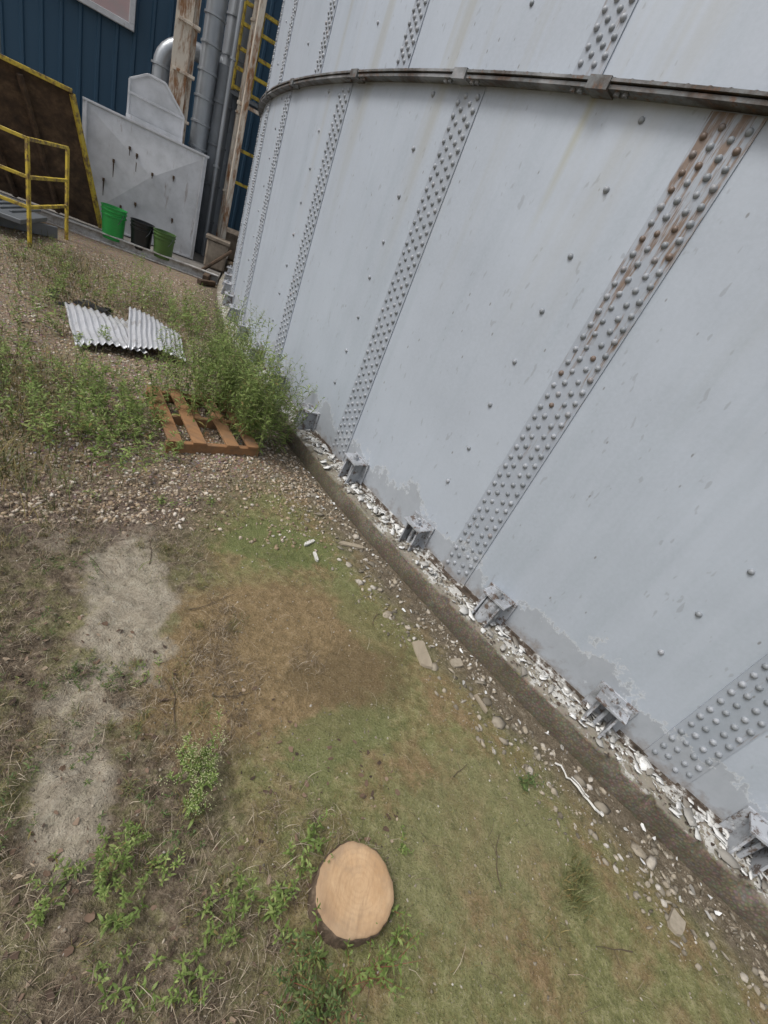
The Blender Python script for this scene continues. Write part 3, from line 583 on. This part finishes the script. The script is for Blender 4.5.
# ------------------------------------------------------------------ corrugated sheets
m_gal=NT("galvanised_sheet",.38,.35,.5); c=m_gal.mix(m_gal.noise(14,5,.6),(.44,.45,.47),(.66,.67,.69)); c=m_gal.mix(m_gal.rng(m_gal.noise(5,5,.7),.55,.66,0,.6),c,(.26,.24,.21)); m_gal.col(c)
def corr(name,o,u,v,Lu,Lv,pitch,amp,tw):
    nu=int(Lu/pitch*8); nv=18; V=[];F=[]; u=Vector(u).normalized(); v=Vector(v).normalized(); w=u.cross(v)
    if w.z<0: w=-w
    for i in range(nu+1):
        for j in range(nv+1):
            a=i/nu*Lu; b_=j/nv*Lv; z=amp*math.sin(2*math.pi*a/pitch)*(1-.4*abs(math.sin(5*b_+a*3)))+tw*math.sin(2.6*a/Lu+1.6*b_/Lv)*.7+.014*math.sin(11*b_+5*a)
            b2=b_+ (.035*math.sin(9*a)+.01*math.sin(31*a) if j in(0,nv) else 0)
            V.append(Vector(o)+u*a+v*b2+w*z)
    for i in range(nu):
        for j in range(nv): q=i*(nv+1)+j; F.append((q,q+nv+1,q+nv+2,q+1))
    ob=mkobj(name,V,F,m_gal,smooth=True); md=ob.modifiers.new("s","SOLIDIFY"); md.thickness=.002; return ob
corr("corrugated_metal_sheet",(-2.82,3.12,.03),(.52,.80,.02),(-.74,.66,.05),.55,.85,.052,.017,.04)
corr("corrugated_metal_sheet",(-2.60,3.42,.07),(.55,.80,-.10),(-.60,.74,.12),.50,.75,.045,.015,.06)
# ------------------------------------------------------------------ background yard
WD=Vector((.81,.587,0)); WN=Vector((.587,-.81,0))
def W(t,d,z,o=(-8.1,9.5)): return Vector((o[0],o[1],0))+WD*t+WN*d+Vector((0,0,z))
m_blue=NT("blue_cladding",.5,0,.4); m_blue.col(m_blue.mix(m_blue.noise(3,4,.6,m_blue.map((1,1,.2))),(.022,.065,.115),(.038,.09,.145)))
bl=empty("blue_building",tuple(W(0,-4,0))); V=[];F=[]; t=-16; prof=[]
while t<14: prof+=[(t,0),(t+.17,0),(t+.19,.025),(t+.23,.025),(t+.25,0)]; t+=.27
for (t,d) in prof: V+= [W(t,d,.0),W(t,d,7)]
for i in range(len(prof)-1): F.append((2*i,2*i+2,2*i+3,2*i+1))
mkobj("cladding",V,F,m_blue,bl)
mb=MB(); mb.box(W(-1,-4.05,3.5),(30,8,6.95),rz=math.atan2(WD.y,WD.x)); mb.obj("core",m_blue,bl)
m_plinth=NT("plinth_concrete",.9); m_plinth.col(m_plinth.ramp(m_plinth.noise(6,6,.7),[(.3,(.13,.10,.075)),(.7,(.33,.28,.22))])); m_plinth.bump(m_plinth.noise(20,5),.5,.01)
mb=MB(); mb.box(W(-1,.35,.3),(30,.6,.6),rz=math.atan2(WD.y,WD.x)); mb.obj("plinth",m_plinth,bl)
m_white=NT("white_steel",.5,0,.4)
c=m_white.mix(m_white.rng(m_white.noise(3,5,.65),.4,.65,0,.8),(.62,.63,.65),(.44,.45,.46)); sr_=m_white.noise(9,5,.7,m_white.map((1,1,.15))); c=m_white.mix(m_white.rng(sr_,.60,.72,0,.8),c,(.17,.09,.05)); m_white.col(c)
m_rstr=NT("rust_streaked_white",.7); c=m_rstr.mix(m_rstr.rng(m_rstr.noise(11,5,.7,m_rstr.map((1,1,.22))),.46,.6),(.60,.54,.45),(.26,.13,.06)); m_rstr.col(c)
m_pane=NT("window_pane",.25,0,.6); m_pane.col(m_pane.mix(m_pane.rng(m_pane.noise(2,3),.4,.6),(.42,.38,.38),(.50,.36,.35)))
rz=math.atan2(WD.y,WD.x)
mb=MB(); mb.box(W(-1.0,.06,3.75),(2.7,.06,1.5),rz=rz,mi=0)
mb.box(W(-1.0,.10,4.5),(2.8,.08,.09),rz=rz,mi=1); mb.box(W(-1.0,.10,3.0),(2.8,.08,.09),rz=rz,mi=1); mb.box(W(-2.36,.10,3.75),(.09,.08,1.41),rz=rz,mi=1); mb.box(W(.355,.10,3.75),(.09,.08,1.41),rz=rz,mi=1); mb.box(W(-.55,.10,3.75),(.05,.07,1.41),rz=rz,mi=1); mb.obj("wall_window",[m_pane,m_white])
cab=empty("steel_cabinet",(-5.6,7.8,0)); u=Vector((.82,.572,0)); nrm=Vector((.572,-.82,0)); o=Vector((-6.50,7.22,0))
def Cc(a,d,z): return o+u*a-nrm*d+Vector((0,0,z))
W_=1.70; z0,z1=.12,1.66; D_=1.2
V=[Cc(0,0,z0),Cc(W_,0,z0),Cc(W_,0,z1),Cc(0,0,z1),Cc(W_*.55,-.09,z0+.62*(z1-z0)),Cc(0,D_,z0),Cc(W_,D_,z0),Cc(W_,D_,z1),Cc(0,D_,z1)]
F=[(0,1,4),(1,2,4),(2,3,4),(3,0,4),(1,6,7,2),(5,0,3,8),(6,5,8,7),(3,2,7,8)]
mkobj("body",V,F,m_white,cab)
mb=MB()
for a,b_ in ((Cc(0,0,z1+.012),Cc(W_,0,z1+.012)),(Cc(0,0,z0),Cc(W_,0,z0)),(Cc(W_,0,z1+.012),Cc(W_,D_,z1+.012))): mb.beam(a,b_,.05,.03)
for a in (.05,W_-.05): mb.beam(Cc(a,-.012,z0+.02),Cc(a,-.012,z1-.01),.05,.02,up=tuple(u))
mb.obj("frame",m_white,cab)
mb=MB()
def fd(a,z):
    fa=1-abs(a-W_*.55)/(W_*.55 if a<W_*.55 else W_*.45); zc_=z0+.62*(z1-z0); fz=1-abs(z-zc_)/((zc_-z0) if z<zc_ else (z1-zc_)); return -.09*max(0,min(fa,fz))
for (a,z) in ((.3,.78),(.55,.5),(.72,1.28),(.95,1.12),(1.25,1.2),(1.3,.6),(.42,1.08),(.75,.62),(.62,1.33)):
    d0=fd(a,z); mb.beam(Cc(a,d0-.012,z-.022),Cc(a,d0-.012,z+.022),.04,.03,up=tuple(u))
    L=random.choice((.06,.1,.22,.3)); w_=random.uniform(.006,.014)
    V=[Cc(a-w_,d0-.006,z-.02),Cc(a+w_,d0-.006,z-.02),Cc(a+.003,fd(a,z-L)-.008,z-L),Cc(a-.003,fd(a,z-L)-.008,z-L)]; mb.add(V,[(0,1,2,3)])
mb.obj("bolts_and_rust_runs",m_rust,cab)
hb=[(.52,.0),(1.30,.0),(1.30,.36),(1.0,.66),(.76,.66),(.52,.5)]
V=[Cc(a,.55,1.675+z) for a,z in hb]+[Cc(a,1.2,1.675+z) for a,z in hb]; n=6
mkobj("upper_housing",V,[tuple(range(n)),tuple(range(2*n-1,n-1,-1))]+[(i,(i+1)%n+0,(i+1)%n+n,i+n)[::-1] for i in range(n)],m_white,cab)
mb=MB(); mb.box(Cc(.91,.53,1.72),(.82,.04,.05),rz=rz); mb.box(Cc(.91,.53,2.02),(.80,.03,.03),rz=rz)
for i in range(n):
    a1,b1=hb[i]; a2,b2=hb[(i+1)%n]; mb.beam(Cc(a1,.54,1.68+b1),Cc(a2,.54,1.68+b2),.03,.03,up=tuple(nrm))
mb.obj("housing_trim",m_white,cab)
m_duct=NT("duct_metal",.4,.6,.5); m_duct.col(m_duct.mix(m_duct.noise(5,5,.6,m_duct.map((1,1,.4))),(.22,.24,.26),(.46,.48,.50)))
m_dd=NT("dark_duct",.5,.3,.5); m_dd.col(m_dd.mix(m_dd.noise(5,5,.6),(.10,.11,.12),(.20,.22,.24)))
m_blk=NT("black_plastic",.6,0,.3); m_blk.col((.015,.015,.016))
m_yel=NT("yellow_paint",.5,0,.4); m_yel.col(m_yel.mix(m_yel.rng(m_yel.noise(10,6,.75),.47,.6,0,.9),(.55,.41,.05),(.14,.085,.045)))
du=empty("exhaust_duct",(-6.1,8.9,0))
def pipe(mb,x,y,z0,z1,r,seg=.5,mi=0):
    pr=[(r,z0)]; z=z0+seg
    while z<z1: pr+=[(r,z-.02),(r+.018,z-.015),(r+.018,z+.015),(r,z+.02)]; z+=seg
    pr.append((r,z1)); mb.lathe(pr,(x,y,0),28,mi)
mb=MB(); pipe(mb,-5.85,9.05,1.4,6.5,.15,.35); pipe(mb,-5.60,9.2,.1,3.0,.15,.6,1); pipe(mb,-5.75,9.6,.2,6.5,.22,.5); pipe(mb,-5.3,9.25,.1,6.5,.055,1.2,2); pipe(mb,-5.42,9.0,.1,6.5,.035,1.5,0)
pts=[(-6.62,8.95,1.6),(-6.62,8.95,2.6)]+[(-6.62+.42*(1-math.cos(a)),8.95+.3*(1-math.cos(a)),2.6+.42*math.sin(a)) for a in np.linspace(.15,1.57,8)]+[(-5.8,9.6,3.02)]
mb.tube(pts,.13,20); 
for z in(1.9,2.3,2.6): mb.lathe([(.13,-.02),(.155,-.015),(.155,.015),(.13,.02)],(-6.62,8.95,z),20)
mb.obj("ducts",[m_duct,m_dd,m_rstr],du,True)
mb=MB(); mb.box((-6.02,8.55,3.6),(.24,.02,4.6),rz=rz); mb.box((-6.02,8.69,3.6),(.24,.02,4.6),rz=rz); mb.box((-6.02,8.62,3.6),(.02,.12,4.55),rz=rz)
for z in(2.0,2.6,3.2,3.8): mb.box((-5.98,8.62,z),(.32,.20,.04),rz=rz)
mb.obj("steel_column",m_rstr)
mb=MB(); mb.box((-5.08,9.0,2.2),(.10,.10,4.3),rz=rz); mb.box((-5.08,9.0,.08),(.22,.22,.04),rz=rz); mb.box((-5.0,9.1,2.6),(.5,.05,.05),rz=rz); mb.obj("pipe_support_post",m_rstr)
yp=empty("yellow_access_platform",(-5.2,9.6,2.6)); mb=MB(); q0=Vector((-5.45,9.15,0)); 
for dx in(0,.3,.6,.9):
    pp=q0+WD*dx; mb.beam(pp+Vector((0,0,2.75)),pp+Vector((0,0,3.85)),.045,.045,up=(1,0,0))
for z in(2.8,3.05,3.3,3.6,3.85): mb.beam(q0+Vector((0,0,z)),q0+WD*.9+Vector((0,0,z)),.045,.05)
for z in(1.5,2.0): mb.beam(q0+WD*.25+Vector((0,0,z)),q0+WD*.9+Vector((0,0,z)),.045,.05)
mb.obj("rails",m_yel,yp); mb=MB(); mb.box(tuple(q0+WD*.45+Vector((0,0,2.72))-WN*.3),(1.0,.6,.06),rz=rz); mb.obj("deck",m_dd,yp)
m_slab=NT("yard_slab",.9); m_slab.col(m_slab.ramp(m_slab.noise(3,6,.7),[(.3,(.12,.11,.10)),(.7,(.30,.28,.25))]))
A0=Vector((-9.6,4.9,0)); A1=Vector((-4.25,7.62,0)); kd=(A1-A0).normalized(); kn=Vector((-kd.y,kd.x,0))
V=[A0,A1,A1+kn*5,A0+kn*5]; V=[v_+Vector((0,0,z)) for z in(-.05,.09) for v_ in V]
mkobj("concrete_pavement",V,[(4,5,6,7),(0,1,5,4),(1,2,6,5),(3,0,4,7)],m_slab)
m_kerb=NT("kerb_paint",.7); m_kerb.col(m_kerb.mix(m_kerb.rng(m_kerb.noise(8,6,.7),.4,.65),(.48,.48,.47),(.24,.21,.18)))
mb=MB(); A0-=kn*.03;A1-=kn*.03; mb.beam(A0+Vector((0,0,.145)),A1+Vector((0,0,.145)),.09,.016); mb.beam(A0+Vector((0,0,.02)),A1+Vector((0,0,.02)),.09,.016); mb.beam(A0+kn*.03+Vector((0,0,.08)),A1+kn*.03+Vector((0,0,.08)),.012,.11); mb.obj("steel_channel_kerb",m_kerb)
def bucket(x,y,h,r,col,zb):
    m=NT("bucket_plastic",.4,0,.5); m.col(m.mix(m.rng(m.noise(9,5,.7),.45,.7,0,.4),col,tuple(a*.55+.02 for a in col)))
    e=empty("bucket",(x,y,zb)); mb=MB(); 
    mb.lathe([(.001,0),(r*.84,0),(r*.86,.01),(r*.95,h*.72),(r*1.03,h*.73),(r*1.03,h*.77),(r*.96,h*.78),(r*.98,h*.86),(r*1.06,h*.87),(r*1.06,h*.89),(r,h*.9),(r*1.01,h*.97),(r*1.07,h*.98),(r*1.07,h),(r*.98,h),(r*.82,.02),(.001,.015)],(x,y,zb),32); mb.obj("pail",m,e,True)
    mb=MB(); pts=[(x+r*1.06*math.cos(a),y+r*1.06*math.sin(a)*.25-.02-r*.75*math.sin(a),zb+h*.88-.5*h*math.sin(a)) for a in np.linspace(0,math.pi,14)]; mb.tube(pts,.004,6); mb.obj("handle",m_dd,e)
bucket(-5.70,6.97,.44,.165,(.03,.34,.07),.09); bucket(-5.38,7.18,.39,.16,(.012,.013,.014),.09); bucket(-5.06,7.28,.38,.155,(.07,.14,.035),.09)
tb=empty("rusty_tipping_bin",(-6.6,6.3,0))
tr=Vector((-6.05,6.55,1.68)); br=Vector((-6.12,7.22,.12)); tl=Vector((-7.6,5.2,1.70)); blv=Vector((-8.0,6.2,.12))
V=[tr,br,blv,tl]; n_=(br-tr).cross(tl-tr).normalized()*.03; V+= [v_+n_ for v_ in V]
mkobj("plate",V,[(0,1,2,3),(7,6,5,4),(0,4,5,1),(1,5,6,2),(2,6,7,3),(3,7,4,0)],m_rust,tb)
mb=MB(); mb.beam(tr,tl,.08,.05); mb.beam(tr-Vector((0,0,.03)),br,.04,.07,up=(0,1,0)); 
mb.obj("rim",m_yel,tb)
mb=MB()
for f_ in(.25,.5,.75): a=tr.lerp(tl,f_); b_=br.lerp(blv,f_); mb.beam(a-Vector((0,.03,.08)),b_-Vector((0,.05,0)),.06,.05,up=(0,1,0))
mb.obj("ribs",m_rust,tb)
gr=empty("yellow_guard_rail",(-5.4,5.5,0)); pa=Vector((-5.67,6.08,0)); pb=Vector((-5.22,5.08,0)); pc=Vector((-6.3,4.6,0)); mb=MB()
for p_ in(pa,pb,pc,): mb.beam(p_,p_+Vector((0,0,1.08)),.035,.035,up=(1,0,0))
for z in(.42,.72,1.08): mb.beam(pa+Vector((0,0,z)),pb+Vector((0,0,z)),.032,.035); mb.beam(pb+Vector((0,0,z)),pc+Vector((0,0,z)),.032,.035)
mb.obj("rails",m_yel,gr)
mb=MB(); mb.box((-5.95,5.35,.20),(.8,.75,.05),rz=.43); mb.box((-5.75,5.55,.09),(.7,.05,.14),rz=1.2)
for i in range(6): mb.beam((-6.2+.1*i,5.05+.05*i,.235),(-6.5+.1*i,5.75+.05*i,.235),.03,.02)
mb.obj("metal_step",m_dd)
mb=MB(); pipe(mb,-7.6,6.9,0,5,.10,.8); mb.obj("grey_standpipe",m_dd)
mb=MB(); mb.box((-4.35,7.45,.08),(.5,.09,.12),rz=2.0); mb.box((-4.2,7.2,.05),(.35,.08,.07),rz=1.4); mb.tube([(-4.55,7.6,.12),(-4.25,7.9,.55)],.03,8); mb.obj("scrap_steel",m_rust)
mb=MB(); mb.box((-4.75,8.3,.33),(.35,.3,.45),rz=.5); mb.box((-4.75,8.3,.58),(.4,.35,.05),rz=.5); mb.obj("concrete_block",m_plinth)
q=gauss(30,-3.65,4.15,.14,.09); flakes("black_plastic_scraps",np.concatenate([q,(gz(q[:,0],q[:,1])+.02)[:,None]],1),rng.uniform(.08,.2,30),m_blk,curl=.3)
# ------------------------------------------------------------------ light, world, camera
w=bpy.data.worlds.new("World"); S.world=w; w.use_nodes=True; nt=w.node_tree; bg=nt.nodes["Background"]
sk=nt.nodes.new("ShaderNodeTexSky"); sk.sky_type="NISHITA"; sk.sun_disc=False; sk.sun_elevation=rad(55); sk.sun_rotation=math.atan2(-.75,-.45); sk.dust_density=4; sk.air_density=1.0
hs=nt.nodes.new("ShaderNodeHueSaturation"); hs.inputs["Saturation"].default_value=.38; nt.links.new(sk.outputs[0],hs.inputs["Color"]); nt.links.new(hs.outputs[0],bg.inputs[0]); bg.inputs[1].default_value=.15
sl=bpy.data.lights.new("sun","SUN"); sl.energy=1.5; sl.angle=rad(18); sl.color=(1,.97,.93); so=bpy.data.objects.new("sun",sl); S.collection.objects.link(so)
dv=Vector((-.75,-.45,0)).normalized()*math.cos(rad(55))+Vector((0,0,math.sin(rad(55)))); so.rotation_euler=dv.to_track_quat("Z","Y").to_euler()
p=rad(29.15); r=rad(25.143); Xv=Vector((1,0,0)); Dn=Vector((0,-math.sin(p),-math.cos(p))); Fw=Vector((0,math.cos(p),-math.sin(p)))
right=Xv*math.cos(r)-Dn*math.sin(r); up=-(Xv*math.sin(r)+Dn*math.cos(r)); M=Matrix((right,up,-Fw)).transposed().to_4x4(); M.translation=(0,0,1.6)
cd=bpy.data.cameras.new("camera"); cd.sensor_width=36; cd.lens=432.891/1024*36; cd.clip_start=.02; cd.clip_end=600; co=bpy.data.objects.new("camera",cd); S.collection.objects.link(co); co.matrix_world=M; S.camera=co
S.view_settings.view_transform="Standard"; S.view_settings.look="None"; S.view_settings.exposure=0
